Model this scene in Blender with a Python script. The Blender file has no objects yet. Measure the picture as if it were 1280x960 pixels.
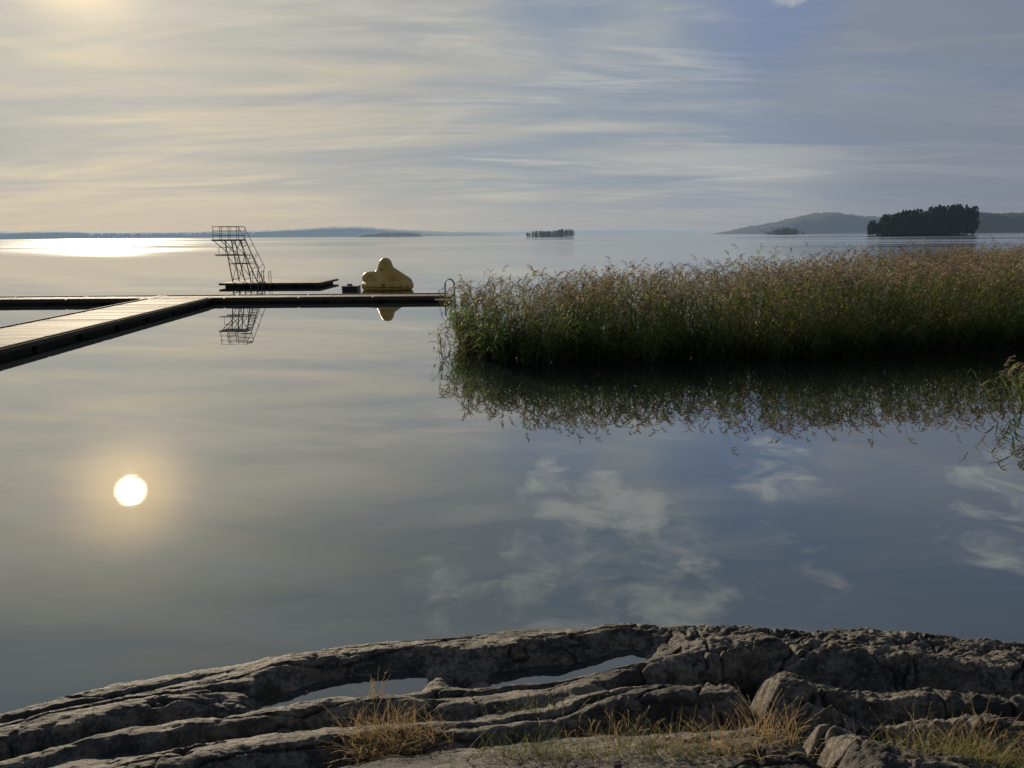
import bpy, bmesh, math, random
import numpy as np
from mathutils import Vector, Matrix

rng = np.random.default_rng(7)
random.seed(7)
scene = bpy.context.scene
scene.view_settings.view_transform = 'Standard'
scene.view_settings.look = 'None'
scene.view_settings.exposure = 0
COL = scene.collection
R = math.radians

# ------------------------------------------------------------------ helpers
def hashn(ix, iy, s):
    v = np.sin(ix*127.1 + iy*311.7 + s*74.7)*43758.5453
    return v - np.floor(v)
def vnoise(x, y, s=0):
    xi = np.floor(x); yi = np.floor(y)
    fx = x-xi; fy = y-yi
    fx = fx*fx*fx*(fx*(fx*6-15)+10); fy = fy*fy*fy*(fy*(fy*6-15)+10)
    a = hashn(xi, yi, s); b = hashn(xi+1, yi, s); c = hashn(xi, yi+1, s); d = hashn(xi+1, yi+1, s)
    return (a*(1-fx)+b*fx)*(1-fy) + (c*(1-fx)+d*fx)*fy
def fbm(x, y, s=0, o=5, g=0.5):
    t = 0; amp = 1; tot = 0
    for i in range(o):
        t = t + amp*(vnoise(x*2**i+i*3.7, y*2**i-i*1.9, s+i)-0.5)*2; tot += amp; amp *= g
    return t/tot

def new_mesh(name, verts, faces, mats=(), midx=None, smooth=False, parent=None):
    verts = np.asarray(verts, dtype=np.float32).reshape(-1, 3)
    faces = np.asarray(faces, dtype=np.int32)
    n = faces.shape[1]
    me = bpy.data.meshes.new(name)
    me.vertices.add(len(verts)); me.vertices.foreach_set('co', verts.ravel())
    me.loops.add(faces.size); me.loops.foreach_set('vertex_index', faces.ravel())
    me.polygons.add(len(faces))
    me.polygons.foreach_set('loop_start', np.arange(0, faces.size, n, dtype=np.int32))
    me.polygons.foreach_set('loop_total', np.full(len(faces), n, dtype=np.int32))
    if midx is not None:
        me.polygons.foreach_set('material_index', np.asarray(midx, dtype=np.int32))
    if smooth:
        me.polygons.foreach_set('use_smooth', np.ones(len(faces), dtype=bool))
    for m in mats: me.materials.append(m)
    me.update(calc_edges=True)
    ob = bpy.data.objects.new(name, me); COL.objects.link(ob)
    if parent: ob.parent = parent
    return ob

def empty(name, loc=(0, 0, 0)):
    e = bpy.data.objects.new(name, None); e.location = loc; COL.objects.link(e); return e

def bm_object(name, bm, mats, parent=None, smooth=False):
    me = bpy.data.meshes.new(name); bm.to_mesh(me); bm.free()
    for m in mats: me.materials.append(m)
    if smooth:
        for p in me.polygons: p.use_smooth = True
    ob = bpy.data.objects.new(name, me); COL.objects.link(ob)
    if parent: ob.parent = parent
    return ob
def add_box(bm, c, s, rotz=0.0, mi=0, rot=None):
    M = Matrix.Translation(c) @ (rot if rot is not None else Matrix.Rotation(rotz, 4, 'Z')) @ Matrix.Diagonal((s[0], s[1], s[2], 1))
    bmesh.ops.create_cube(bm, size=1, matrix=M)
def add_tube(bm, a, b, r, seg=8, mi=0):
    a = Vector(a); b = Vector(b); d = b-a
    M = Matrix.Translation((a+b)/2) @ d.to_track_quat('Z', 'Y').to_matrix().to_4x4()
    bmesh.ops.create_cone(bm, cap_ends=True, segments=seg, radius1=r, radius2=r, depth=d.length, matrix=M)
def add_path(bm, pts, r, mi=0):
    for p, q in zip(pts[:-1], pts[1:]): add_tube(bm, p, q, r, 8, mi)

class NT:
    def __init__(s, tree): s.t = tree; s.n = tree.nodes; s.l = tree.links
    def node(s, typ, **kw):
        nd = s.n.new(typ)
        for k, v in kw.items(): setattr(nd, k, v)
        return nd
    def link(s, a, b): s.l.new(a, b)
    def set(s, sock, v):
        if isinstance(v, bpy.types.NodeSocket): s.l.new(v, sock)
        elif v is not None: sock.default_value = v
    def math(s, op, a, b=None, c=None, clamp=False):
        nd = s.n.new('ShaderNodeMath'); nd.operation = op; nd.use_clamp = clamp
        s.set(nd.inputs[0], a); s.set(nd.inputs[1], b)
        if c is not None: s.set(nd.inputs[2], c)
        return nd.outputs[0]
    def vmath(s, op, a, b=None):
        nd = s.n.new('ShaderNodeVectorMath'); nd.operation = op
        s.set(nd.inputs[0], a)
        if b is not None: s.set(nd.inputs[1], b)
        return nd.outputs['Value'] if op in ('DOT_PRODUCT', 'LENGTH') else nd.outputs[0]
    def mixc(s, f, a, b, typ='MIX'):
        nd = s.n.new('ShaderNodeMix'); nd.data_type = 'RGBA'; nd.blend_type = typ
        s.set(nd.inputs[0], f); s.set(nd.inputs[6], a); s.set(nd.inputs[7], b)
        return nd.outputs[2]
    def ramp(s, f, stops, interp='LINEAR'):
        nd = s.n.new('ShaderNodeValToRGB'); nd.color_ramp.interpolation = interp
        e = nd.color_ramp.elements
        while len(e) < len(stops): e.new(0.5)
        for i, (p, c) in enumerate(stops):
            e[i].position = p
            e[i].color = (c, c, c, 1) if isinstance(c, (int, float)) else (c[0], c[1], c[2], 1)
        s.set(nd.inputs[0], f); return nd.outputs[0]
    def mrange(s, v, a, b, c=0.0, d=1.0, smooth=False):
        nd = s.n.new('ShaderNodeMapRange'); nd.interpolation_type = 'SMOOTHSTEP' if smooth else 'LINEAR'
        s.set(nd.inputs[0], v)
        for i, x in enumerate((a, b, c, d)): nd.inputs[1+i].default_value = x
        return nd.outputs[0]
    def noise(s, vec, scale, detail=4, rough=0.5, dist=0.0):
        nd = s.n.new('ShaderNodeTexNoise')
        s.set(nd.inputs['Vector'], vec)
        nd.inputs['Scale'].default_value = scale; nd.inputs['Detail'].default_value = detail
        nd.inputs['Roughness'].default_value = rough; nd.inputs['Distortion'].default_value = dist
        return nd.outputs[0]
    def bump(s, h, strength, dist, normal=None):
        nd = s.n.new('ShaderNodeBump'); nd.inputs['Strength'].default_value = strength
        s.set(nd.inputs['Distance'], dist); s.set(nd.inputs['Height'], h)
        if normal is not None: s.set(nd.inputs['Normal'], normal)
        return nd.outputs[0]
    def mapping(s, vec, scale=(1, 1, 1), rot=(0, 0, 0), loc=(0, 0, 0)):
        nd = s.n.new('ShaderNodeMapping'); s.set(nd.inputs[0], vec)
        nd.inputs['Scale'].default_value = scale; nd.inputs['Rotation'].default_value = rot; nd.inputs['Location'].default_value = loc
        return nd.outputs[0]

def new_mat(name):
    m = bpy.data.materials.new(name); m.use_nodes = True
    m.node_tree.nodes.clear()
    t = NT(m.node_tree); out = t.node('ShaderNodeOutputMaterial')
    return m, t, out
def pbsdf(t, out, color, rough=0.6, normal=None, metallic=0.0, spec=0.5, emis=None, emis_s=0.0):
    b = t.node('ShaderNodeBsdfPrincipled')
    t.set(b.inputs['Base Color'], color if isinstance(color, bpy.types.NodeSocket) else (*color, 1))
    t.set(b.inputs['Roughness'], rough); b.inputs['Metallic'].default_value = metallic
    b.inputs['Specular IOR Level'].default_value = spec
    if normal is not None: t.link(normal, b.inputs['Normal'])
    if emis is not None:
        b.inputs['Emission Color'].default_value = (*emis, 1); b.inputs['Emission Strength'].default_value = emis_s
    t.link(b.outputs[0], out.inputs[0]); return b

# ------------------------------------------------------------------ camera
H = 3.5
PITCH = 11.0
cam_d = bpy.data.cameras.new('camera'); cam = bpy.data.objects.new('camera', cam_d); COL.objects.link(cam)
cam_d.sensor_width = 36; cam_d.lens = 27.0; cam_d.clip_start = 0.05; cam_d.clip_end = 90000
fwd = Vector((0, math.cos(R(PITCH)), -math.sin(R(PITCH))))
q = (-fwd).to_track_quat('Z', 'Y')
Mrot = q.to_matrix().to_4x4() @ Matrix.Rotation(R(-0.45), 4, 'Z')
cam.matrix_world = Matrix.Translation((0, 0, H)) @ Mrot
scene.camera = cam

# ------------------------------------------------------------------ sun + sky
AZ, EL = -27.5, 16.7
S = Vector((math.sin(R(AZ))*math.cos(R(EL)), math.cos(R(AZ))*math.cos(R(EL)), math.sin(R(EL))))
sd = bpy.data.lights.new('sun', 'SUN'); sd.energy = 4.7; sd.angle = R(0.6); sd.color = (1.0, 0.84, 0.62)
sun = bpy.data.objects.new('sun', sd); COL.objects.link(sun)
sun.rotation_mode = 'QUATERNION'; sun.rotation_quaternion = S.to_track_quat('Z', 'Y'); sun.location = S*60

def dirv(az, el): return (math.sin(R(az))*math.cos(R(el)), math.cos(R(az))*math.cos(R(el)), math.sin(R(el)))
world = bpy.data.worlds.new('World'); scene.world = world; world.use_nodes = True
world.node_tree.nodes.clear(); w = NT(world.node_tree)
wout = w.node('ShaderNodeOutputWorld')
sky = w.node('ShaderNodeTexSky', sky_type='NISHITA'); sky.sun_disc = False
sky.sun_elevation = R(EL); sky.sun_rotation = R(AZ % 360); sky.dust_density = 1.0; sky.air_density = 1.0
D = w.vmath('NORMALIZE', w.node('ShaderNodeTexCoord').outputs['Generated'])
sep = w.node('ShaderNodeSeparateXYZ'); w.link(D, sep.inputs[0])
dx, dy, dz = sep.outputs
dzc = w.math('MAXIMUM', dz, 0.0)
den = w.math('ADD', dzc, 0.10)
comb = w.node('ShaderNodeCombineXYZ')
w.link(w.math('DIVIDE', dx, den), comb.inputs[0]); w.link(w.math('DIVIDE', dy, den), comb.inputs[1])
P = comb.outputs[0]
sdot = w.vmath('DOT_PRODUCT', D, tuple(S))
veil = w.ramp(sdot, [(0.0, (.15, .175, .22)), (0.50, (.265, .295, .355)), (0.72, (.35, .38, .42)), (0.86, (.42, .435, .435)),
                     (0.94, (.495, .475, .425)), (0.975, (.55, .51, .43)), (0.9925, (.62, .565, .45)), (1.0, (.80, .70, .52))])
n1 = w.noise(w.mapping(P, scale=(0.30, 0.62, 1), rot=(0, 0, R(-12))), 1.05, 9, 0.55, 0.9)
n2 = w.noise(w.mapping(P, scale=(0.50, 1.5, 1), rot=(0, 0, R(10)), loc=(3.1, 1.7, 0)), 1.2, 9, 0.62, 1.2)
streak = w.math('ADD', w.math('MULTIPLY', n1, 0.70), w.math('MULTIPLY', n2, 0.30))
sm = w.mrange(streak, 0.41, 0.61, 0.0, 1.0, True)
mult = w.ramp(sm, [(0.0, (.72, .81, .95)), (0.4, (.89, .93, .99)), (0.7, (1.03, 1.02, .99)), (1.0, (1.18, 1.15, 1.08))])
fh = w.mrange(dz, 0.0, 0.09, 0.15, 1.0, True)
mult = w.mixc(fh, (.98, .98, .97, 1), mult)
cl = w.mixc(1.0, veil, mult, 'MULTIPLY')
n4 = w.noise(w.mapping(P, scale=(0.24, 0.85, 1), rot=(0, 0, R(-4)), loc=(7.3, 2.2, 0)), 1.0, 7, 0.55, 1.0)
fil = w.math('ABSOLUTE', w.math('SUBTRACT', n4, 0.5))
film = w.math('MULTIPLY', w.mrange(fil, 0.0, 0.045, 0.40, 0.0, True), w.mrange(n2, 0.40, 0.6, 0.1, 1.0, True))
film = w.math('MULTIPLY', film, fh)
cl = w.mixc(film, cl, (.62, .60, .56, 1))
def zone(az, el, r, k):
    return w.mrange(w.vmath('DOT_PRODUCT', D, dirv(az, el)), math.cos(R(r)), math.cos(R(r*0.1)), 0.0, k, True)
bank = w.math('MULTIPLY', w.math('MAXIMUM', zone(31, 9, 14, 1.0), zone(21, 11.5, 6, .9)), w.mrange(n2, 0.38, 0.58, 0.40, 1.0, True))
cl = w.mixc(w.math('MULTIPLY', bank, .85), cl, (.225, .255, .32, 1))
gap = w.math('MULTIPLY', w.math('MAXIMUM', zone(17, 15.5, 7, .85), zone(3, 16, 5, .45)), w.mrange(n1, 0.60, 0.42, 0.25, 1.0, True))
cl = w.mixc(gap, cl, (.20, .27, .42, 1))
up = w.mrange(dz, 0.24, 0.42, 0.0, 1.0, True)
cl = w.mixc(up, cl, w.mixc(1.0, cl, (.58, .67, .78, 1), 'MULTIPLY'))
n3 = w.noise(w.mapping(P, scale=(1.0, 1.0, 1)), 5.6, 10, 0.64, 0.5)
patch = None
for (az, el, r, k) in [(3, 19.0, 3.5, .9), (6.5, 19.4, 3.5, 1.0), (9.5, 20.3, 3.5, 1.0), (12, 23, 5, .85), (13, 26, 6, .8), (19.5, 17.2, 4, .8), (34, 17.5, 6, .68), (4, 25.5, 8, .70), (-4, 26.5, 6, .58), (22, 24, 5, .5), (-20, 38, 14, .4), (22, 34, 12, .4)]:
    m = zone(az, el, r, k)
    patch = m if patch is None else w.math('MAXIMUM', patch, m)
nn = w.math('ADD', n3, w.math('MULTIPLY', w.math('SUBTRACT', patch, 0.6), 0.34))
cm = w.math('MULTIPLY', w.mrange(nn, 0.43, 0.74, 0.0, 0.85, True), w.mrange(patch, 0.0, 0.5, 0.0, 1.0, True))
cl = w.mixc(cm, cl, (.56, .57, .55, 1))
aur = w.mrange(sdot, math.cos(R(1.10)), math.cos(R(0.45)), 0.0, 1.0, True)
cl = w.mixc(aur, cl, (6.5, 5.5, 3.6, 1))
aur2 = w.mrange(sdot, math.cos(R(6.0)), math.cos(R(0.8)), 0.0, 1.0, False)
aur2 = w.math('POWER', aur2, 3.5)
cl = w.mixc(aur2, cl, w.mixc(1.0, cl, (.75, .46, .17, 1), 'ADD'))
bgC = w.node('ShaderNodeBackground'); w.link(cl, bgC.inputs[0]); bgC.inputs[1].default_value = 0.95
bgS = w.node('ShaderNodeBackground'); w.link(sky.outputs[0], bgS.inputs[0]); bgS.inputs[1].default_value = 0.05
mx = w.node('ShaderNodeMixShader'); mx.inputs[0].default_value = 0.06; w.link(bgC.outputs[0], mx.inputs[1]); w.link(bgS.outputs[0], mx.inputs[2])
w.link(mx.outputs[0], wout.inputs[0])

# ------------------------------------------------------------------ water
def water_mat(name, calm=False):
    m, t, out = new_mat(name)
    pos = t.node('ShaderNodeNewGeometry').outputs['Position']
    sp = t.node('ShaderNodeSeparateXYZ'); t.link(pos, sp.inputs[0])
    yy = sp.outputs[1]
    if calm:
        rough = 0.03
        nrm = t.bump(t.noise(pos, 3.0, 2), 1.0, 0.0006)
    else:
        rip = t.noise(t.mapping(pos, scale=(0.0022, 0.009, 1), rot=(0, 0, R(4))), 1.0, 6, 0.68, 0.8)
        far = t.mrange(yy, 60, 260, 0.0, 1.0, True)
        slick = t.mrange(rip, 0.42, 0.55, 0.2, 1.0, True)
        fr = t.math('MULTIPLY', far, slick)
        rough = t.math('ADD', 0.006, t.math('MULTIPLY', fr, 0.135))
        d1 = t.math('ADD', 0.0010, t.math('MULTIPLY', fr, 0.075))
        h1 = t.noise(t.mapping(pos, scale=(0.55, 1.0, 1)), 0.9, 3, 0.5, 0.3)
        nb = t.bump(h1, 1.0, d1)
        h2 = t.noise(t.mapping(pos, scale=(0.6, 1.0, 1), rot=(0, 0, R(20))), 5.0, 2, 0.5)
        br = t.mrange(t.noise(t.mapping(pos, scale=(0.10, 0.16, 1)), 1.0, 2), 0.45, 0.65, 0.1, 1.0, True)
        d2 = t.math('ADD', t.math('MULTIPLY', br, 0.00015), t.math('MULTIPLY', fr, 0.012))
        nrm = t.bump(h2, 1.0, d2, nb)
    fres = t.node('ShaderNodeFresnel'); fres.inputs['IOR'].default_value = 1.33; t.link(nrm, fres.inputs['Normal'])
    fac = t.math('POWER', fres.outputs[0], 0.39, clamp=True)
    gl = t.node('ShaderNodeBsdfGlossy'); gl.inputs['Color'].default_value = (.97, .98, .98, 1); t.set(gl.inputs['Roughness'], rough); t.link(nrm, gl.inputs['Normal'])
    df = t.node('ShaderNodeBsdfDiffuse')
    murk = t.mixc(t.noise(pos, 0.35, 3), (.013, .022, .021, 1), (.026, .036, .030, 1))
    t.link(murk, df.inputs['Color'])
    ms = t.node('ShaderNodeMixShader'); t.link(fac, ms.inputs[0]); t.link(df.outputs[0], ms.inputs[1]); t.link(gl.outputs[0], ms.inputs[2])
    t.link(ms.outputs[0], out.inputs[0]); return m
WM = water_mat('lake_water'); PM = water_mat('pool_water', True)
new_mesh('lake_water', [(-40000, -60, 0), (40000, -60, 0), (40000, 60000, 0), (-40000, 60000, 0)], [(0, 1, 2, 3)], [WM])

# ------------------------------------------------------------------ rock shore
crX = [-60, -8, -4.5, -3.4, -2.87, -2.0, -1.5, -.8, 0, 1, 1.9, 2.6, 3.9, 8, 60]
crY = [-14, 2.2, 4.15, 4.62, 4.88, 5.15, 5.32, 5.46, 5.60, 5.68, 5.66, 5.56, 5.42, 5.6, 9]
def seg_dist(X, Y, pts):
    best = np.full(X.shape, 1e9); sg = np.zeros(X.shape); dep = np.zeros(X.shape)
    for (ax, ay, ad), (bx, by, bd) in zip(pts[:-1], pts[1:]):
        ux, uy = bx-ax, by-ay; L2 = ux*ux+uy*uy
        tt = np.clip(((X-ax)*ux+(Y-ay)*uy)/L2, 0, 1)
        px, py = ax+tt*ux, ay+tt*uy
        d = np.hypot(X-px, Y-py)
        s_ = np.sign(ux*(Y-ay)-uy*(X-ax))
        k = d < best
        best = np.where(k, d, best); sg = np.where(k, s_, sg); dep = np.where(k, ad+(bd-ad)*tt, dep)
    return best*sg, dep
POOLS = [([(-1.62, 4.80), (-1.42, 4.88), (-1.2, 4.95), (-1.0, 4.99), (-.82, 5.02)], .16, .315),
         ([(-.05, 5.14), (.15, 5.17), (.45, 5.26), (.72, 5.37), (.92, 5.47)], .13, .285)]
TR = [ # points(x, y, depth), near width, far width
 ([(-2.2, 4.78, 0), (-1.85, 4.84, .08), (-1.5, 4.97, .20), (-1.0, 5.08, .24), (-.6, 5.12, .22), (-.3, 5.14, .17), (.3, 5.24, .23), (.8, 5.40, .21), (1.02, 5.50, .12), (1.3, 5.6, 0)], .27, .085),
 ([(-7, 2.6, .1), (-4.2, 3.75, .12), (-3.1, 4.2, .14), (-2.5, 4.44, .15), (-1.8, 4.62, .16), (-1.5, 4.80, .10)], .12, .04),
 ([(-4.5, 3.5, .05), (-2.6, 4.12, .07), (-1.93, 4.22, .13), (-1.2, 4.37, .15), (-.42, 4.5, .10), (.0, 4.55, .06), (.5, 4.62, .05), (.75, 4.72, .10), (1.24, 4.9, .17), (1.7, 5.12, .22), (2.1, 5.2, 0)], .16, .05),
 ([(-2.6, 3.4, .1), (-1.6, 3.78, .16), (-.9, 3.98, .14), (-.3, 4.12, .06), (.3, 4.23, .10), (.8, 4.30, .20), (1.2, 4.36, .26), (1.55, 4.42, .26), (1.9, 4.28, .14), (2.6, 4.1, .12)], .17, .055),
 ([(1.75, 5.15, .10), (1.58, 4.75, .20), (1.62, 4.4, .26), (1.78, 4.05, .22), (1.7, 3.6, .12)], .10, .06),
 ([(1.9, 5.0, .05), (2.3, 5.02, .14), (2.9, 4.92, .22), (3.5, 4.85, .26), (4.6, 4.8, .22)], .22, .07),
 ([(1.8, 4.5, .05), (2.2, 4.46, .18), (2.9, 4.42, .14), (3.6, 4.3, .18), (5, 4.2, .14)], .2, .055),
 ([(2.0, 4.05, .05), (2.6, 3.95, .14), (3.6, 3.75, .14)], .18, .05),
 ([(-3.6, 4.3, .02), (-2.9, 4.62, .045), (-2.3, 4.78, .06), (-1.9, 4.9, .03)], .05, .02),
 ([(-3.9, 4.45, .0), (-3.2, 4.62, .04), (-2.5, 4.92, .03), (-1.9, 5.1, .0)], .05, .02),
 ([(-1.2, 4.66, .0), (-.6, 4.74, .05), (.1, 4.84, .05), (.7, 5.0, .08), (1.05, 5.1, .0)], .07, .02),
 ([(-.6, 4.16, .0), (.1, 4.36, .05), (.7, 4.5, .06), (1.2, 4.66, .0)], .05, .02),
]
def sstep(x, a, b):
    t_ = np.clip((x-a)/(b-a), 0, 1); return t_*t_*(3-2*t_)
def rock_h(X, Y):
    wx = X + .08*fbm(X*1.3, Y*1.3, 11, 4); wy = Y + .085*fbm(X*1.1, Y*1.3, 23, 5) + .018*fbm(X*5, Y*6, 29, 3)
    Yc = np.interp(wx, crX, crY)
    d = Yc - wy
    di = np.clip(d, 0, 6)
    base = .38 + .10*di + .035*di**2 + .08*np.clip(d-6, 0, None)
    t = np.clip(-d, 0, None)
    z = base - np.minimum(.38*(t/.42)**1.7, 3.0)
    near = np.exp(-np.clip(Y-6.5, 0, None))*np.exp(-np.clip(2.0-Y, 0, None)*.4)
    for pts, wn, wf in TR:
        s_, dep = seg_dist(wx, wy, pts)
        wdt = np.where(s_ > 0, wf, wn)
        z = z - dep*np.exp(-(np.abs(s_)/wdt)**1.7)
        z = z + np.minimum(dep, .15)*.35*np.exp(-((s_-.2)/.15)**2)
    z = z + near*.045*fbm(X*.9+3, Y*1.2, 33, 3)*np.clip((Yc-Y)/.6, 0, 1)
    c, sn = math.cos(R(13)), math.sin(R(13))
    u = X*c+Y*sn; v = -X*sn+Y*c
    rough = np.clip((X-.7)/1.1, 0, 1)*.8+.2
    rr = 1-np.abs(fbm(u*.9, v*4.2, 41, 5))
    z = z + near*(.035+.05*rough)*(rr-.75)
    z = z + near*rough*(.075*fbm(X*2.2, Y*3.0, 51, 7, .60))
    ck = np.abs(fbm(u*.8+5, v*3.5, 61, 4)); z = z - near*.06*np.exp(-(ck/.020)**2)
    ck2 = np.abs(fbm(X*2.3+2, Y*1.6+5, 71, 4)); z = z - near*.06*rough*np.exp(-(ck2/.025)**2)
    # rounded rim and basin that hold rain water
    for pts, wd, zl in POOLS:
        s_, _ = seg_dist(wx, wy, [(a, b, 0) for a, b in pts])
        a_ = np.abs(s_)
        rim = sstep(a_, wd*.8, wd*1.25)*(1-sstep(a_, wd*1.6, wd*2.8))
        z = z + np.maximum(0, zl+.045-z)*rim
        k = np.exp(-(a_/(wd*1.15))**3)
        z = np.where(z > zl-.03, z*(1-k)+(zl-.03)*k, z)
    z = z + .012*fbm(u*6, v*18, 81, 5, .65)
    bl = np.abs(fbm(X*7, Y*9, 91, 5, .65)); z = z + (rough*.045+.004)*(bl-.25)
    z = z + np.clip(1.5-Y, 0, None)*.05*fbm(X*.5, Y*.5, 95, 4)
    return z
gx = np.concatenate([np.linspace(-60, -9, 50)[:-1], np.linspace(-9, -4.6, 60)[:-1], np.linspace(-4.6, 4.8, 760)[:-1], np.linspace(4.8, 9, 60)[:-1], np.linspace(9, 60, 50)])
gy = np.concatenate([np.linspace(-40, -4, 30)[:-1], np.linspace(-4, 3.2, 90)[:-1], np.linspace(3.2, 6.2, 380)[:-1], np.linspace(6.2, 12, 40)])
GX, GY = np.meshgrid(gx, gy)
GZ = rock_h(GX, GY)
nyg, nxg = GX.shape
idx = np.arange(nyg*nxg).reshape(nyg, nxg)
F = np.stack([idx[:-1, :-1], idx[:-1, 1:], idx[1:, 1:], idx[1:, :-1]], -1).reshape(-1, 4)

m, t, out = new_mat('gneiss_rock')
geo = t.node('ShaderNodeNewGeometry'); pos = geo.outputs['Position']
sp = t.node('ShaderNodeSeparateXYZ'); t.link(pos, sp.inputs[0])
al = t.mapping(pos, rot=(0, 0, R(-13)))
st = t.mapping(al, scale=(1, 5, 3))
nA = t.noise(st, 1.6, 8, 0.68, 0.4)
nB = t.noise(pos, 7.0, 10, 0.72)
nC = t.noise(pos, 30.0, 8, 0.75)
nF = t.noise(t.mapping(al, scale=(1.5, 14, 6)), 4.0, 8, 0.7, .5)
c0 = t.ramp(nA, [(0.3, (.07, .058, .046)), (0.45, (.17, .145, .115)), (0.58, (.31, .265, .21)), (0.72, (.17, .125, .085))])
c0 = t.mixc(t.mrange(nF, 0.50, 0.60, 0, .6, True), c0, (.05, .044, .037, 1))
c0 = t.mixc(t.mrange(nB, 0.46, 0.60, 0, .85, True), c0, (.038, .034, .029, 1))
c0 = t.mixc(t.mrange(nC, 0.53, 0.62, 0, .6), c0, (.42, .37, .30, 1))
c0 = t.mixc(t.mrange(nC, 0.46, 0.38, 0, .7), c0, (.03, .026, .022, 1))
lich = t.noise(pos, 3.2, 8, 0.75)
c0 = t.mixc(t.mrange(lich, 0.56, 0.63, 0, .6), c0, (.22, .20, .13, 1))
blk = t.noise(pos, 1.7, 9, 0.7)
c0 = t.mixc(t.mrange(blk, 0.50, 0.57, 0, .75), c0, (.033, .029, .024, 1))
moss = t.noise(t.mapping(pos, loc=(4, 7, 1)), 2.3, 9, 0.75)
c0 = t.mixc(t.mrange(moss, 0.59, 0.63, 0, .8), c0, (.06, .06, .02, 1))
wet = t.mrange(t.math('ADD', sp.outputs[2], t.math('MULTIPLY', nB, .12)), 0.12, 0.30, 1.0, 0.0, True)
c0 = t.mixc(wet, c0, (.028, .026, .022, 1))
crevice_shade = t.mrange(geo.outputs['Pointiness'], 0.44, 0.50, 1.0, 0.0, True)  # concave creases: shadow painted into the rock colour
c0 = t.mixc(t.math('MULTIPLY', crevice_shade, .85), c0, (.020, .016, .012, 1))
hb = t.math('ADD', t.math('MULTIPLY', t.noise(st, 9, 8, 0.72, .2), 0.6), t.math('MULTIPLY', nC, 0.45))
hb = t.math('ADD', hb, t.math('MULTIPLY', nF, 0.4))
nr = t.bump(hb, 1.0, 0.032)
nr = t.bump(t.noise(pos, 130, 5, .75), .9, 0.006, nr)
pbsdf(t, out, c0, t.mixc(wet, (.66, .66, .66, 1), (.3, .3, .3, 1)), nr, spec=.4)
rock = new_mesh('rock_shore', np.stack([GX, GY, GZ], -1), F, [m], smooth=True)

# rain water held in the basins of the rock (edges end inside the rim)
for pl, wd, zl in POOLS:
    pl = np.array(pl, float)
    t0 = pl[0]-pl[1]; t0 /= np.linalg.norm(t0); t1 = pl[-1]-pl[-2]; t1 /= np.linalg.norm(t1)
    pl = np.vstack([pl[0]+t0*wd*1.4, pl[0]+t0*wd*.7, pl, pl[-1]+t1*wd*.7, pl[-1]+t1*wd*1.4])
    ww = np.full(len(pl), wd*1.45); ww[0] = ww[-1] = wd*.5; ww[1] = ww[-2] = wd*1.2
    vs = []; n = len(pl)
    tg = np.gradient(pl, axis=0); tg /= np.linalg.norm(tg, axis=1, keepdims=True)
    nm = np.column_stack([-tg[:, 1], tg[:, 0]])
    for i in range(n):
        a = pl[i]-nm[i]*ww[i]; b = pl[i]+nm[i]*ww[i]
        vs += [(a[0], a[1], zl), (b[0], b[1], zl)]
    new_mesh('rock_pool', vs, [(2*i, 2*i+2, 2*i+3, 2*i+1) for i in range(n-1)], [PM])

# ------------------------------------------------------------------ ribbon foliage
def ribbons(b, d, L, W, c, segs, taper=0.8):
    N = len(b); d = d/np.linalg.norm(d, axis=1, keepdims=True)
    ts = np.linspace(0, 1, segs+1)
    side = np.cross(d, np.array([0, 0, 1.0]) + rng.normal(0, .35, (N, 3)))
    side /= (np.linalg.norm(side, axis=1, keepdims=True)+1e-9)
    pts = b[:, None, :] + d[:, None, :]*(L[:, None]*ts)[:, :, None] + c[:, None, :]*(L[:, None]*ts**2)[:, :, None]
    wd = (W[:, None]*np.clip(1-ts[None, :]**2*taper, .06, 1))/2
    V = np.stack([pts-side[:, None]*wd[..., None], pts+side[:, None]*wd[..., None]], 2)
    base = (np.arange(N)*(segs+1)*2)[:, None]
    k = np.arange(segs)[None, :]*2
    f = np.stack([base+k, base+k+1, base+k+3, base+k+2], -1).reshape(-1, 4)
    return V.reshape(-1, 3), f, pts
class Acc:
    def __init__(s): s.v = []; s.f = []; s.m = []; s.n = 0
    def add(s, v, f, mi): s.v.append(v); s.f.append(f+s.n); s.m.append(np.full(len(f), mi)); s.n += len(v)
    def build(s, name, mats, smooth=False): return new_mesh(name, np.concatenate(s.v), np.concatenate(s.f), mats, np.concatenate(s.m), smooth)

def leaf_mat(name, stops, trans=0.45, rough=.5, zdark=None, clump=0.3):
    m, t, out = new_mat(name)
    g = t.node('ShaderNodeNewGeometry')
    n = t.noise(g.outputs['Position'], .7, 3)
    n = t.mrange(n, .3, .7, 0, 1)
    f = t.math('ADD', t.math('MULTIPLY', g.outputs['Random Per Island'], 1-clump), t.math('MULTIPLY', n, clump))
    c = t.ramp(f, stops)
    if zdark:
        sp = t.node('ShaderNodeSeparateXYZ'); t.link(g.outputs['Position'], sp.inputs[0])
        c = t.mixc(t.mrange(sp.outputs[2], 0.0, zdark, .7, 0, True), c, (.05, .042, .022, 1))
    b = t.node('ShaderNodeBsdfPrincipled'); t.link(c, b.inputs['Base Color']); b.inputs['Roughness'].default_value = rough; b.inputs['Specular IOR Level'].default_value = .3
    tr = t.node('ShaderNodeBsdfTranslucent'); t.link(c, tr.inputs[0])
    ms = t.node('ShaderNodeMixShader'); ms.inputs[0].default_value = trans
    t.link(b.outputs[0], ms.inputs[1]); t.link(tr.outputs[0], ms.inputs[2]); t.link(ms.outputs[0], out.inputs[0]); return m
M_leaf = leaf_mat('reed_leaf', [(0.1, (.05, .10, .022)), (.40, (.10, .165, .035)), (.66, (.20, .235, .055)), (.88, (.38, .31, .12))], .52, .5, .8, .45)
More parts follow.
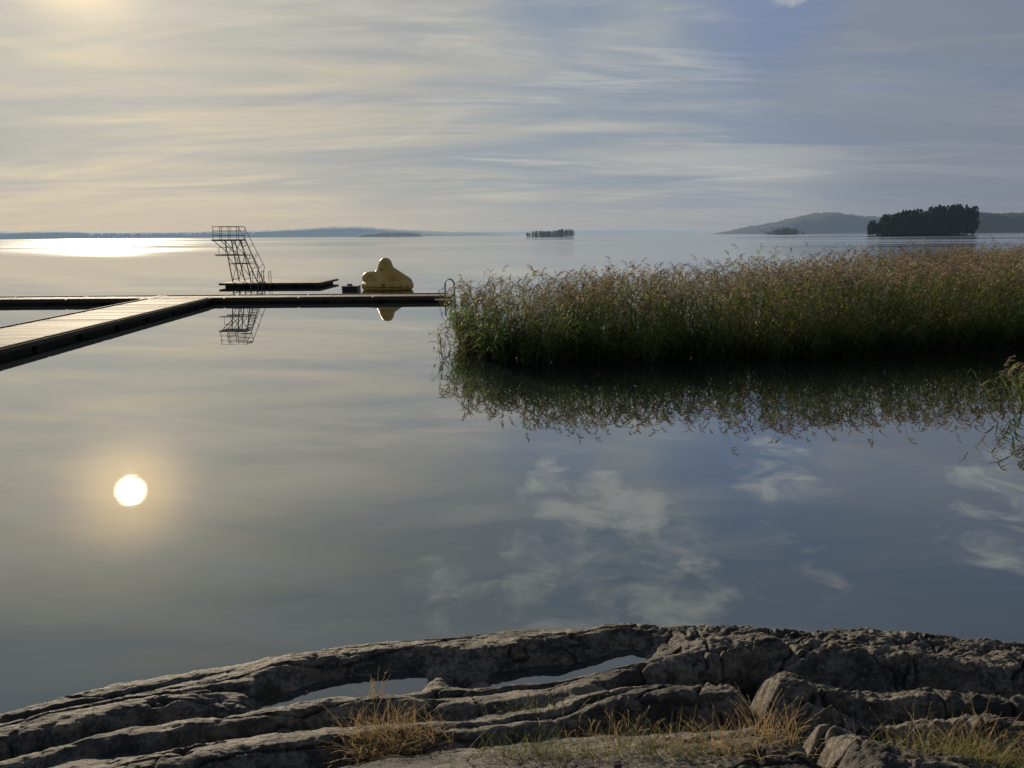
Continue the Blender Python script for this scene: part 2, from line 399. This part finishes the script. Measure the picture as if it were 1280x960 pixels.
M_stem = leaf_mat('reed_stem', [(0.1, (.12, .12, .045)), (.9, (.32, .28, .14))], .1, .6, .7)
M_plume = leaf_mat('reed_plume', [(0.1, (.14, .10, .07)), (.5, (.29, .225, .15)), (.9, (.48, .39, .26))], .42, .9)

def reeds(name, base, h, lean, nleaf, plume_p=0.85, low=.06):
    N = len(base); A = Acc()
    d = np.column_stack([lean[:, 0], lean[:, 1], np.ones(N)])
    cv = np.column_stack([rng.normal(.05, .08, N), rng.normal(-.02, .08, N), -.03*np.ones(N)])
    v, f, pts = ribbons(base, d, h, rng.uniform(.011, .017, N), cv, 5, .6)
    A.add(v, f, 1)
    def at(tt):
        dn = d/np.linalg.norm(d, axis=1, keepdims=True)
        return base + dn*(h*tt)[:, None] + cv*(h*tt**2)[:, None]
    for k in range(nleaf):
        tt = np.clip(low+(.90-low)*(k+rng.uniform(0, 1, N))/nleaf, .04, .93)
        b = at(tt); az = rng.uniform(0, 2*np.pi, N)
        upw = rng.uniform(.6, 2.0, N)
        ld = np.column_stack([np.cos(az)+.2, np.sin(az)-.1, upw])
        L = rng.uniform(.38, .78, N)*np.clip(1.1-.45*np.abs(tt-.5), .6, 1.1); W = rng.uniform(.020, .038, N)
        c = np.column_stack([np.zeros(N)+.05, np.zeros(N), -rng.uniform(.25, 1.05, N)])
        v, f, _ = ribbons(b, ld, L, W, c, 3, .95); A.add(v, f, 0)
    keep = rng.uniform(0, 1, N) < plume_p
    tip = at(np.ones(N))[keep]; n = keep.sum()
    sd = rng.normal(0, .8, n); s = np.column_stack([np.cos(sd)*.8+.0, np.sin(sd)*.8, np.zeros(n)])
    s *= np.where(rng.uniform(0, 1, n) < .35, -1, 1)[:, None]
    sz = rng.uniform(1.0, 1.75, n)
    for k in range(12):
        q_ = (k+.5)/12; ln = .25
        b = tip + np.array([0, 0, 1])*((ln*(q_-.40*q_*q_)-.06)*sz)[:, None] + s*((.20*q_*q_)*sz)[:, None]
        az = rng.uniform(0, 2*np.pi, n)
        dd = np.column_stack([np.cos(az)*.45, np.sin(az)*.45, rng.uniform(.2, .9, n)]) + s*.9
        L = rng.uniform(.07, .13, n)*(1.1-.5*q_)*sz; W = rng.uniform(.022, .042, n)
        v, f, _ = ribbons(b, dd, L, W, s*.35+np.array([0, 0, -.6]), 2, .8); A.add(v, f, 2)
    return A.build(name, [M_leaf, M_stem, M_plume])

fX = [-1.9, -1.3, -.8, .3, 2, 4, 6, 8.5, 11, 14, 18, 24, 36]
fY = [25.2, 23.2, 22.0, 21.2, 21.5, 21.0, 21.8, 21.4, 22.4, 23.2, 24.6, 26.0, 29]
bX = [-1.9, -.8, 3, 8, 12, 20, 30, 36]
bY = [26.0, 27.2, 29.5, 31.5, 34.5, 40, 47, 50]
def sample_field(n):
    x = rng.uniform(-1.9, 34, n*4); y = rng.uniform(20, 50, n*4)
    f0 = np.interp(x, fX, fY) + .75*fbm(x*1.1, x*0+.5, 3, 3); b0 = np.interp(x, bX, bY)
    prob = np.where(x > .62*y+3, .2, 1.0)*np.where(y-f0 < 1.8, 1.0, .36)
    k = (y > f0) & (y < b0) & (rng.uniform(0, 1, n*4) < prob)
    x, y = x[k][:n], y[k][:n]
    return x, y
x, y = sample_field(10500)
hh = 1.68 + .42*np.clip(x/9, 0, 1) + .30*np.clip((x-9)/14, 0, 1) + .50*fbm(x*.6, y*.6, 5, 4) + rng.normal(0, .18, len(x))
hh += np.where(rng.uniform(0, 1, len(x)) < .10, rng.uniform(.15, .6, len(x)), 0)
hh = hh*np.clip(.85+.15*(x+2.0)/1.5, .8, 1)
f0 = np.interp(x, fX, fY); edge = np.exp(-np.clip(y-f0, 0, None)/.45)
hh = hh*(1-.22*edge*rng.uniform(0, 1, len(x)))
lend = np.exp(-(x+1.9)/.7)
lean = np.column_stack([rng.normal(0, .10, len(x)) - rng.uniform(0, .6, len(x))*lend, rng.normal(0, .09, len(x)) - .24*edge])
reeds('reed_bed', np.column_stack([x, y, np.full(len(x), -.1)]), hh+.1, lean, 8)
n = 2000; x = rng.uniform(-1.8, 19, n); y = np.interp(x, fX, fY)+.75*fbm(x*1.1, x*0+.5, 3, 3)+rng.uniform(-.12, .9, n)
reeds('reed_bed_edge', np.column_stack([x, y, np.full(n, -.1)]), rng.uniform(.5, 1.45, n), np.column_stack([rng.normal(-.08, .2, n), rng.normal(-.32, .2, n)]), 8, .05, .05)
n = 26; x = rng.uniform(-2.3, -1.3, n); y = rng.uniform(21.4, 24.5, n)
reeds('reed_clump', np.column_stack([x, y, np.full(n, -.1)]), rng.uniform(.4, 1.4, n), rng.normal(-.12, .2, (n, 2)), 3, .35)
n = 50; x = 10.5+rng.normal(0, .36, n); y = 14.0+rng.normal(0, .6, n)
reeds('reed_clump', np.column_stack([x, y, np.full(n, -.1)]), rng.uniform(.8, 1.3, n), np.column_stack([rng.normal(-.35, .2, n), rng.normal(0, .2, n)]), 7, .7)

# grass tufts on rock
M_straw = leaf_mat('dry_grass_blade', [(0.1, (.22, .15, .07)), (.5, (.40, .29, .14)), (.9, (.54, .42, .24))], .4, .7)
M_green = leaf_mat('green_grass_blade', [(0.1, (.07, .10, .025)), (.6, (.16, .17, .055)), (.9, (.32, .27, .11))], .4, .6)
def tuft(name, cx, cy, sx, sy, n, hmin, hmax, mat, spread=.5, heads=0.0):
    x = cx+rng.normal(0, sx, n); y = cy+rng.normal(0, sy, n); z = rock_h(x, y)-.01
    A = Acc(); az = rng.uniform(0, 2*np.pi, n); r = rng.uniform(.1, 1, n)*spread
    d = np.column_stack([np.cos(az)*r, np.sin(az)*r, np.ones(n)])
    L = rng.uniform(hmin, hmax, n); W = rng.uniform(.0022, .0045, n)
    c = np.column_stack([np.cos(az)*r*.5+rng.normal(0, .12, n), np.sin(az)*r*.5, -rng.uniform(.05, .4, n)])
    v, f, pts = ribbons(np.column_stack([x, y, z]), d, L, W, c, 5, .9); A.add(v, f, 0)
    if heads > 0:
        k = rng.uniform(0, 1, n) < heads
        tip = pts[k, -1]; dn = pts[k, -1]-pts[k, -2]; nk = k.sum()
        for j in range(9):
            b = tip - dn*(j*.22)
            aa = rng.uniform(0, 6.28, nk)
            v, f, _ = ribbons(b, dn/np.linalg.norm(dn, axis=1, keepdims=True)+np.column_stack([np.cos(aa), np.sin(aa), np.zeros(nk)])*.5,
                              rng.uniform(.008, .02, nk), np.full(nk, .004), np.zeros((nk, 3)), 1, .8); A.add(v, f, 0)
    return A.build(name, [mat])
tuft('dry_grass', -.80, 4.02, .10, .05, 340, .12, .34, M_straw, .8, .25)
tuft('dry_grass', -.62, 4.10, .12, .05, 200, .10, .28, M_straw, .9, .2)
tuft('dry_grass', -.95, 4.62, .04, .03, 26, .10, .24, M_straw, .6, .6)
tuft('dry_grass', 1.15, 3.80, .22, .06, 180, .12, .30, M_straw, .8, .3)
tuft('dry_grass', 1.50, 3.95, .10, .05, 110, .12, .34, M_straw, .6, .5)
tuft('dry_grass', .65, 4.18, .2, .05, 60, .10, .26, M_straw, .6, .5)
tuft('grass_tuft', .20, 3.74, .25, .06, 340, .08, .22, M_green, .7, .1)
tuft('grass_tuft', .85, 3.76, .2, .06, 200, .08, .22, M_green, .7, .2)
tuft('grass_tuft', 2.55, 3.78, .25, .10, 480, .10, .26, M_green, .7, .2)
tuft('dry_grass', 2.75, 3.92, .25, .1, 220, .14, .34, M_straw, .7, .4)
tuft('grass_tuft', .1, 4.42, .15, .03, 60, .06, .16, M_green, .7, .4)
tuft('grass_tuft', -2.35, 4.47, .06, .03, 60, .04, .09, M_green, 1.2)
tuft('grass_tuft', -2.75, 4.4, .05, .03, 40, .03, .08, M_green, 1.2)

# ------------------------------------------------------------------ jetties
def wood_mat(name, stops, rough=.55, spec=.5):
    m, t, out = new_mat(name)
    g = t.node('ShaderNodeNewGeometry')
    c = t.ramp(g.outputs['Random Per Island'], stops)
    gr = t.noise(t.mapping(g.outputs['Position'], scale=(1.5, 12, 12)), 2.5, 6, .65, .3)
    big = t.noise(g.outputs['Position'], .8, 4, .6)
    c = t.mixc(t.mrange(gr, .35, .7, 0, .5), c, (.06, .05, .04, 1))
    c = t.mixc(t.mrange(big, .45, .65, 0, .5), c, (.08, .068, .052, 1))
    pbsdf(t, out, c, rough, t.bump(gr, .8, .008), spec=spec); return m
M_plank = wood_mat('weathered_planks', [(0, (.13, .10, .07)), (.5, (.27, .22, .16)), (1, (.40, .33, .25))], .72, .25)
M_beam = wood_mat('tarred_beam', [(0, (.03, .026, .022)), (1, (.06, .052, .044))], .8, .2)
M_kerb = wood_mat('kerb_timber', [(0, (.11, .09, .075)), (1, (.17, .145, .115))], .8, .2)
def jetty(name, a, b, width, ztop=.36, plank=.145, seed=0):
    rr = random.Random(seed)
    a = Vector((*a, 0)); b = Vector((*b, 0)); L = (b-a).length; ang = math.atan2(b.y-a.y, b.x-a.x)
    par = empty(name, a); par.rotation_euler = (0, 0, ang)
    bm = bmesh.new(); n = int(L/plank)
    for i in range(n):
        add_box(bm, ((i+.5)*plank, rr.uniform(-.006, .006), ztop-.016+rr.uniform(-.005, .005)), (plank-.022, width-.02, .032),
                rot=Matrix.Rotation(rr.gauss(0, .0008), 4, 'X') @ Matrix.Rotation(rr.gauss(0, .03), 4, 'Y'))
    bm_object('deck_planks', bm, [M_plank], par)
    bm = bmesh.new()
    for s in (-1, 1):
        add_box(bm, (L/2, s*(width/2+.03), ztop-.07), (L, .06, .15))
    for s in (-.36, 0, .36): add_box(bm, (L/2, s*width, ztop-.09), (L-.1, .08, .10))
    x = 1.0
    while x < L-1:
        ln = 2.6
        add_box(bm, (x+ln/2, 0, -.03), (ln, width*.9, .30)); x += ln+rr.uniform(.2, .4)
    bm_object('frame_and_floats', bm, [M_beam], par)
    bm = bmesh.new()
    for s in (-1, 1):
        x = 0.05
        while x < L-.5:
            l2 = min(3.9, L-.05-x)
            add_box(bm, (x+l2/2, s*(width/2-.07), ztop+.025), (l2-.03, .10, .045)); x += 4.0
    bm_object('edge_rail', bm, [M_kerb], par)
    return par
jetty('wooden_jetty', (-16.05, 9.0), (-17.75, 41.35), 3.3, .30, seed=1)
jetty('wooden_jetty', (-19.5, 42.55), (-3.2, 42.65), 2.2, .25, seed=2)
jetty('wooden_jetty', (-52.0, 42.45), (-19.6, 42.55), 2.2, .25, seed=3)

def steel(name, c, rough=.45, met=.3):
    m, t, out = new_mat(name)
    g = t.node('ShaderNodeNewGeometry'); n = t.noise(g.outputs['Position'], 6, 5, .6)
    cc = t.mixc(t.mrange(n, .4, .7, 0, .5), (*c, 1), (c[0]*.5, c[1]*.42, c[2]*.38, 1))
    pbsdf(t, out, cc, rough, None, met); return m
M_steel = steel('galvanised_steel', (.22, .23, .24)); M_dark = steel('dark_rubber', (.02, .02, .022), .6, 0)

def swim_ladder(name, x, y, z, yaw, k=1.0):
    par = empty(name, (x, y, z)); par.rotation_euler = (0, 0, yaw); par.scale = (k, k, k)
    bm = bmesh.new()
    for s in (-.25, .25):
        pts = [(-.55, s, 0), (-.55, s, .55)]
        for i in range(9):
            a = math.pi*(1-i/8); pts.append((-.3+.25*math.cos(a)*1.0, s, .6+.28*math.sin(a)))
        pts += [(-.05, s, .5), (.02, s, -1.0)]
        add_path(bm, pts, .022)
    for k in range(4): add_tube(bm, (0, -.25, -.05-.28*k), (0, .25, -.05-.28*k), .02)
    bm_object('rails_and_rungs', bm, [M_steel], par)
swim_ladder('swim_ladder', -3.1, 42.6, .25, 0)

# ------------------------------------------------------------------ diving raft + tower
raft = empty('diving_raft', (-16.95, 57.0, -.16)); raft.rotation_euler = (0, 0, R(-2))
bm = bmesh.new()
for i in range(47): add_box(bm, (-3.43+i*.149, 0, .44), (.137, 5.0, .035))
bm_object('deck_planks', bm, [M_plank], raft)
bm = bmesh.new()
for s in (-1, 1): add_box(bm, (0, s*2.54, .38), (7.1, .07, .15)); add_box(bm, (s*3.57, 0, .38), (.07, 5.1, .15))
for sx in (-2.6, -.9, .9, 2.6): add_box(bm, (sx, 0, .15), (1.3, 4.6, .4))
bm_object('frame_and_floats', bm, [M_beam], raft)

tower = empty('diving_tower', (-19.85, 56.8, 0)); tower.scale = (.88, 1, 1)
bm = bmesh.new()
Y0, Y1 = -1.0, .3
zb = .29; OX = 20.5
def TB(a, b, r): add_tube(bm, (a[0]+OX, a[1], a[2]), (b[0]+OX, b[1], b[2]), r*.85)
for yy in (Y0, Y1):
    TB((-20.75, yy, zb), (-21.15, yy, 3.3), .055)
    TB((-19.75, yy, zb), (-20.35, yy, 3.3), .055)
    TB((-18.75, yy, zb), (-20.0, yy, 3.35), .05)
    TB((-20.75, yy, zb+.1), (-20.12, yy, 2.2), .03)
    TB((-20.98, yy, 2.1), (-19.8, yy, zb+.3), .03)
    TB((-21.0, yy, 2.15), (-20.35, yy, 3.25), .03)
    TB((-20.1, yy, 2.15), (-21.1, yy, 3.2), .03)
    TB((-20.9, yy, 1.6), (-19.25, yy, 1.6), .035)
    TB((-22.0, yy, 2.2), (-19.5, yy, 2.2), .04)
    TB((-21.0, yy, 2.4), (-22.0, yy, 3.2), .035)
    TB((-22.2, yy, 3.25), (-19.95, yy, 3.25), .05)
    for x in (-22.1, -21.4, -20.7, -20.0): TB((x, yy, 3.25), (x+.06, yy, 4.22), .028)
    for z in (3.6, 3.92, 4.22): TB((-22.1, yy, z), (-20.0, yy, z), .028)
    TB((-20.0, yy, 4.22), (-18.55, yy, 1.35), .028); TB((-18.55, yy, 1.35), (-18.75, yy, zb), .028)
    TB((-19.3, yy, 2.1), (-19.05, yy, 2.35), .025)
    for z, x in ((2.7, -19.75), (1.9, -19.35), (1.2, -19.05)): TB((x, yy, z), (x+.42, yy, z+.35), .022)
    TB((-21.7, yy, 2.2), (-21.7, yy, 2.75), .022); TB((-21.7, yy, 2.75), (-21.0, yy, 2.75), .022)
for k in range(13):
    f_ = (k+.5)/13; x = -18.75-1.25*f_; z = zb+2.9*f_
    add_box(bm, (x+OX, (Y0+Y1)/2, z), (.20, Y1-Y0, .03))
for (x, z) in ((-20.75, zb+.2), (-21.0, 2.2), (-19.75, zb+.2), (-20.9, 1.6), (-19.95, 1.6), (-20.0, 4.22), (-22.1, 3.25)):
    TB((x, Y0, z), (x, Y1, z), .03)
bm_object('steel_frame', bm, [M_steel], tower)
bm = bmesh.new()
for i in range(8): add_box(bm, (-21.08+OX, Y0+.08+i*.16, 3.315), (2.3, .145, .04))
for i in range(3): add_box(bm, (-21.35+OX, Y0+.45+i*.17, 2.265), (1.8, .155, .04))
bm_object('platform_boards', bm, [M_plank], tower)
swim_ladder('swim_ladder', -18.1, 54.45, .30, R(-90))
swim_ladder('swim_ladder', -17.3, 54.45, .30, R(-90))

# ------------------------------------------------------------------ inflatable climbing toy
m, t, out = new_mat('yellow_pvc')
g = t.node('ShaderNodeNewGeometry')
n = t.noise(g.outputs['Position'], 2.5, 4)
pbsdf(t, out, t.mixc(n, (.50, .30, .055, 1), (.62, .40, .085, 1)), .45, t.bump(n, .4, .05)); M_yel = m
toy = empty('inflatable_climbing_island', (-8.15, 51.0, 0)); toy.rotation_euler = (0, 0, R(-4))
bm = bmesh.new()
def ell(c, r, rot=0):
    M = Matrix.Translation(c) @ Matrix.Rotation(rot, 4, 'Y') @ Matrix.Diagonal((*r, 1))
    bmesh.ops.create_uvsphere(bm, u_segments=28, v_segments=18, radius=1, matrix=M)
def cone(c0, r0, c1, r1, n=10):
    for i in range(n+1):
        f_ = i/n; c = [a+(b-a)*f_ for a, b in zip(c0, c1)]; rr_ = r0+(r1-r0)*f_
        ell(c, (rr_, rr_, rr_))
cone((-.15, 0, .55), .80, (-.10, 0, 1.66), .44, 14)
cone((-.1, 0, 1.1), .60, (1.25, 0, .44), .42, 14)
cone((-.2, 0, .6), .7, (-1.22, 0, .72), .48, 12)
for a in range(0, 360, 20):
    ell((1.32*math.cos(R(a)), .95*math.sin(R(a)), .28), (.42, .42, .36))
cone((-.1, -.2, .9), .5, (.0, -.95, .35), .34, 10)
cone((-.1, .2, .9), .5, (.0, .95, .35), .34, 10)
body = bm_object('inflated_body', bm, [M_yel], toy)
md = body.modifiers.new('r', 'REMESH'); md.mode = 'VOXEL'; md.voxel_size = .05; md.use_smooth_shade = True
md = body.modifiers.new('s', 'SMOOTH'); md.iterations = 6; md.factor = .6
bm = bmesh.new()
for (x, z, y, sx, sz) in ((-1.05, .95, -.52, .05, .03), (-.25, 1.35, -.60, .05, .04), (.55, .85, -.74, .06, .03), (-.10, 1.78, -.40, .04, .04),
                          (-.50, .42, -1.10, .14, .07), (.05, .36, -1.26, .12, .07)):
    bmesh.ops.create_uvsphere(bm, u_segments=14, v_segments=8, radius=1, matrix=Matrix.Translation((x, y, z)) @ Matrix.Diagonal((sx, .09, sz, 1)))
bm_object('grab_handles', bm, [M_dark], toy, True)
bm = bmesh.new(); add_path(bm, [(-1.7*math.cos(R(a)), -1.35*math.sin(R(a)), .24) for a in range(0, 361, 15)], .025)
bm_object('grab_rope', bm, [M_dark], toy)
fp = empty('floating_platform', (-10.6, 51.2, 0)); bm = bmesh.new()
add_box(bm, (0, 0, .1), (1.0, 1.2, .26)); add_box(bm, (0, 0, .25), (1.08, 1.28, .05)); add_box(bm, (-.1, 0, .33), (.3, .3, .12))
bmesh.ops.bevel(bm, geom=bm.edges[:], offset=.015, segments=1, affect='EDGES')
bm_object('float_and_lid', bm, [M_dark], fp)

# ------------------------------------------------------------------ distant shores and wooded islands
def haze_mat(name, base, airlight, k):
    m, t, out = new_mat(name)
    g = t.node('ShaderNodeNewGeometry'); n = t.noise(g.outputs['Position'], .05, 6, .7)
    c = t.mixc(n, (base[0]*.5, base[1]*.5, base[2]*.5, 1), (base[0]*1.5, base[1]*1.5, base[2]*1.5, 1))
    pbsdf(t, out, c, .9, None, 0, .1, airlight, k); return m  # bluish emission paints distance haze onto the surface itself
def ridge(name, Y, prof, depth, mat, amp, scale, seed):
    px = np.array([p[0] for p in prof], float); ph = np.array([p[1] for p in prof], float)
    xs = np.linspace(px[0], px[-1], 900); rows = np.linspace(0, 1, 9)
    X_, T_ = np.meshgrid(xs, rows)
    hh = np.interp(X_, px, ph); env = np.sin(np.pi*np.clip(T_*.96+.04, 0, 1))**.5
    Z = hh*env*(1+.10*fbm(X_/scale/6, T_*3, seed, 3)) + amp*np.clip(hh/ph.max()*3, 0, 1)*env*(fbm(X_/scale, T_*9, seed+5, 5, .7))
    Z[0] = -1; Z[-1] = -1
    Yv = Y + T_*depth + .03*depth*fbm(X_/scale/3, T_*0, seed+9, 3)
    i_ = np.arange(X_.size).reshape(X_.shape)
    f = np.stack([i_[:-1, :-1], i_[:-1, 1:], i_[1:, 1:], i_[1:, :-1]], -1).reshape(-1, 4)
    return new_mesh(name, np.stack([X_, Yv, Z], -1), f, [mat], smooth=True)
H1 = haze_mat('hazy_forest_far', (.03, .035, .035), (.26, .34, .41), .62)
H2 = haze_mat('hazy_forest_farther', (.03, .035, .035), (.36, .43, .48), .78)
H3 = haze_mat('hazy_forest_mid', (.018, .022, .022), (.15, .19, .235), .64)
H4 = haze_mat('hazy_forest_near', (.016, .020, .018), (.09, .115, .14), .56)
k = 3.93*1000/960
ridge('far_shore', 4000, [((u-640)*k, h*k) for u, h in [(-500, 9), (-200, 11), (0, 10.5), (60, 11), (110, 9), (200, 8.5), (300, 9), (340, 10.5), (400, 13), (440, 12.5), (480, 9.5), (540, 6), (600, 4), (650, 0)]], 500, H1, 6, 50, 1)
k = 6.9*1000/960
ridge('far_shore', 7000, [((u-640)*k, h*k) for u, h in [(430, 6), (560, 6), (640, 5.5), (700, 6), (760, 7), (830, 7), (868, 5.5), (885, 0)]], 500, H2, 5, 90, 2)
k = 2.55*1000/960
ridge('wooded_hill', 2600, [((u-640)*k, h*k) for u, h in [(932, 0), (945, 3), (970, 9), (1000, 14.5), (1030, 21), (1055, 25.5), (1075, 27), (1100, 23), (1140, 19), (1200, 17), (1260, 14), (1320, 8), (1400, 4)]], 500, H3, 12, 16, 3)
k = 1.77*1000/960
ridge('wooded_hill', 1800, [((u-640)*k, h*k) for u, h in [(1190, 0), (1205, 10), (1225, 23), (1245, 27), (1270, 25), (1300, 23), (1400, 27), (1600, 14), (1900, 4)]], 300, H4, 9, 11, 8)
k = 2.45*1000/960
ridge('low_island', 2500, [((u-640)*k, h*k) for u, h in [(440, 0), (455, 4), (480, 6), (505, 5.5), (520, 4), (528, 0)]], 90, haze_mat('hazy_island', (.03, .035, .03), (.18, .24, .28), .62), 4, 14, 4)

def tree_mat(name, airlight, ks):
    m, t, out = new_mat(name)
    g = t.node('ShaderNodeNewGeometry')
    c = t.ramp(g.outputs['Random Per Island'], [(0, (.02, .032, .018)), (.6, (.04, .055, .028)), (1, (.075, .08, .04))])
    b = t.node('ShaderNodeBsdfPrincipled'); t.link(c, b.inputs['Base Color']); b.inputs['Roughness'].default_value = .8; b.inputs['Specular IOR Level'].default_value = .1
    b.inputs['Emission Color'].default_value = (*airlight, 1); b.inputs['Emission Strength'].default_value = ks  # trees glow faintly: painted airlight in place of real haze
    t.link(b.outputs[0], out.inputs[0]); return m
def wooded_island(name, cx, cy, hw, hd, prof, ntree, mat, gmat, qn=170, ground=2.0):
    A = Acc()
    n = 48; rings = 7; vs = []
    for r in range(rings):
        f_ = r/(rings-1)
        for i in range(n):
            a = 2*math.pi*i/n; rr_ = (1-f_)*(1+.06*math.sin(3*a)+.05*math.sin(7*a+1))
            vs.append((cx+hw*rr_*math.cos(a), cy+hd*rr_*math.sin(a), -0.6+ground*(1-(1-f_)**2)+.6*f_))
    fs = [(r*n+i, r*n+(i+1) % n, (r+1)*n+(i+1) % n, (r+1)*n+i) for r in range(rings-1) for i in range(n)]
    A.add(np.array(vs), np.array(fs), 1)
    px = [p[0] for p in prof]; ph = [p[1] for p in prof]
    for _ in range(ntree):
        a = rng.uniform(0, 2*math.pi); rr_ = math.sqrt(rng.uniform(0, 1))*.96
        xr = rr_*math.cos(a); X0 = cx+hw*xr; Y0_ = cy+hd*rr_*math.sin(a)
        ht = np.interp(xr, px, ph)*rng.uniform(.74, 1.08)
        kind = rng.uniform() < .40
        cr = ht*(.12 if kind else .19)*rng.uniform(.8, 1.2)
        qn_ = qn
        tt = rng.uniform(0, 1, qn_)
        if kind: rad = cr*(1-tt)**.8+.15; zc = ht*(.08+.92*tt)
        else: rad = cr*np.sqrt(np.clip(1-(2*tt-1)**2, 0, 1))*(1+.3*np.sin(tt*9+a*5)); zc = ht*(.12+.86*tt)
        aa = rng.uniform(0, 2*np.pi, qn_); q2 = rad*rng.uniform(.35, 1, qn_)**.6
        c = np.column_stack([X0+q2*np.cos(aa), Y0_+q2*np.sin(aa), zc])
        sz = ht*.048*rng.uniform(.5, 1.3, qn_)
        e1 = rng.normal(0, 1, (qn_, 3)); e1 /= np.linalg.norm(e1, axis=1, keepdims=True)
        e2 = np.cross(e1, rng.normal(0, 1, (qn_, 3))); e2 /= np.linalg.norm(e2, axis=1, keepdims=True)
        e1 = e1*sz[:, None]; e2 = e2*sz[:, None]*.7
        V = np.stack([c-e1, c-e2, c+e1, c+e2], 1).reshape(-1, 3)
        f = np.arange(qn_*4).reshape(-1, 4); A.add(V, f, 0)
        w_ = ht*.012
        tv = np.array([[X0-w_, Y0_, 0], [X0+w_, Y0_, 0], [X0+w_*.3, Y0_, ht*.8], [X0-w_*.3, Y0_, ht*.8],
                       [X0, Y0_-w_, 0], [X0, Y0_+w_, 0], [X0, Y0_+w_*.3, ht*.8], [X0, Y0_-w_*.3, ht*.8]])
        A.add(tv, np.array([[0, 1, 2, 3], [4, 5, 6, 7]]), 0)
    return A.build(name, [mat, gmat])
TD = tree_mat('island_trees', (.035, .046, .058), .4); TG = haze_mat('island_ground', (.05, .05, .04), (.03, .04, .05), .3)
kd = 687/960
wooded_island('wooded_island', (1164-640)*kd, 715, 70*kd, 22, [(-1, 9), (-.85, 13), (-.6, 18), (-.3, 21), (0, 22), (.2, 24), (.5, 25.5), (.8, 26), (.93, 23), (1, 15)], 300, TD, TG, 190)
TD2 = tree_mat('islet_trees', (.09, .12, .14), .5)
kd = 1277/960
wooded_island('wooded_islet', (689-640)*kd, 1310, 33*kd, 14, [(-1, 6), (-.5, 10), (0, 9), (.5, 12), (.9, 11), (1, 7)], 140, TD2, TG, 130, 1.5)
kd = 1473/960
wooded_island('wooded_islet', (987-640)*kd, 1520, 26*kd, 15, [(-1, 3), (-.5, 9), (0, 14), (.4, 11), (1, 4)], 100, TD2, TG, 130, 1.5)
print('done')
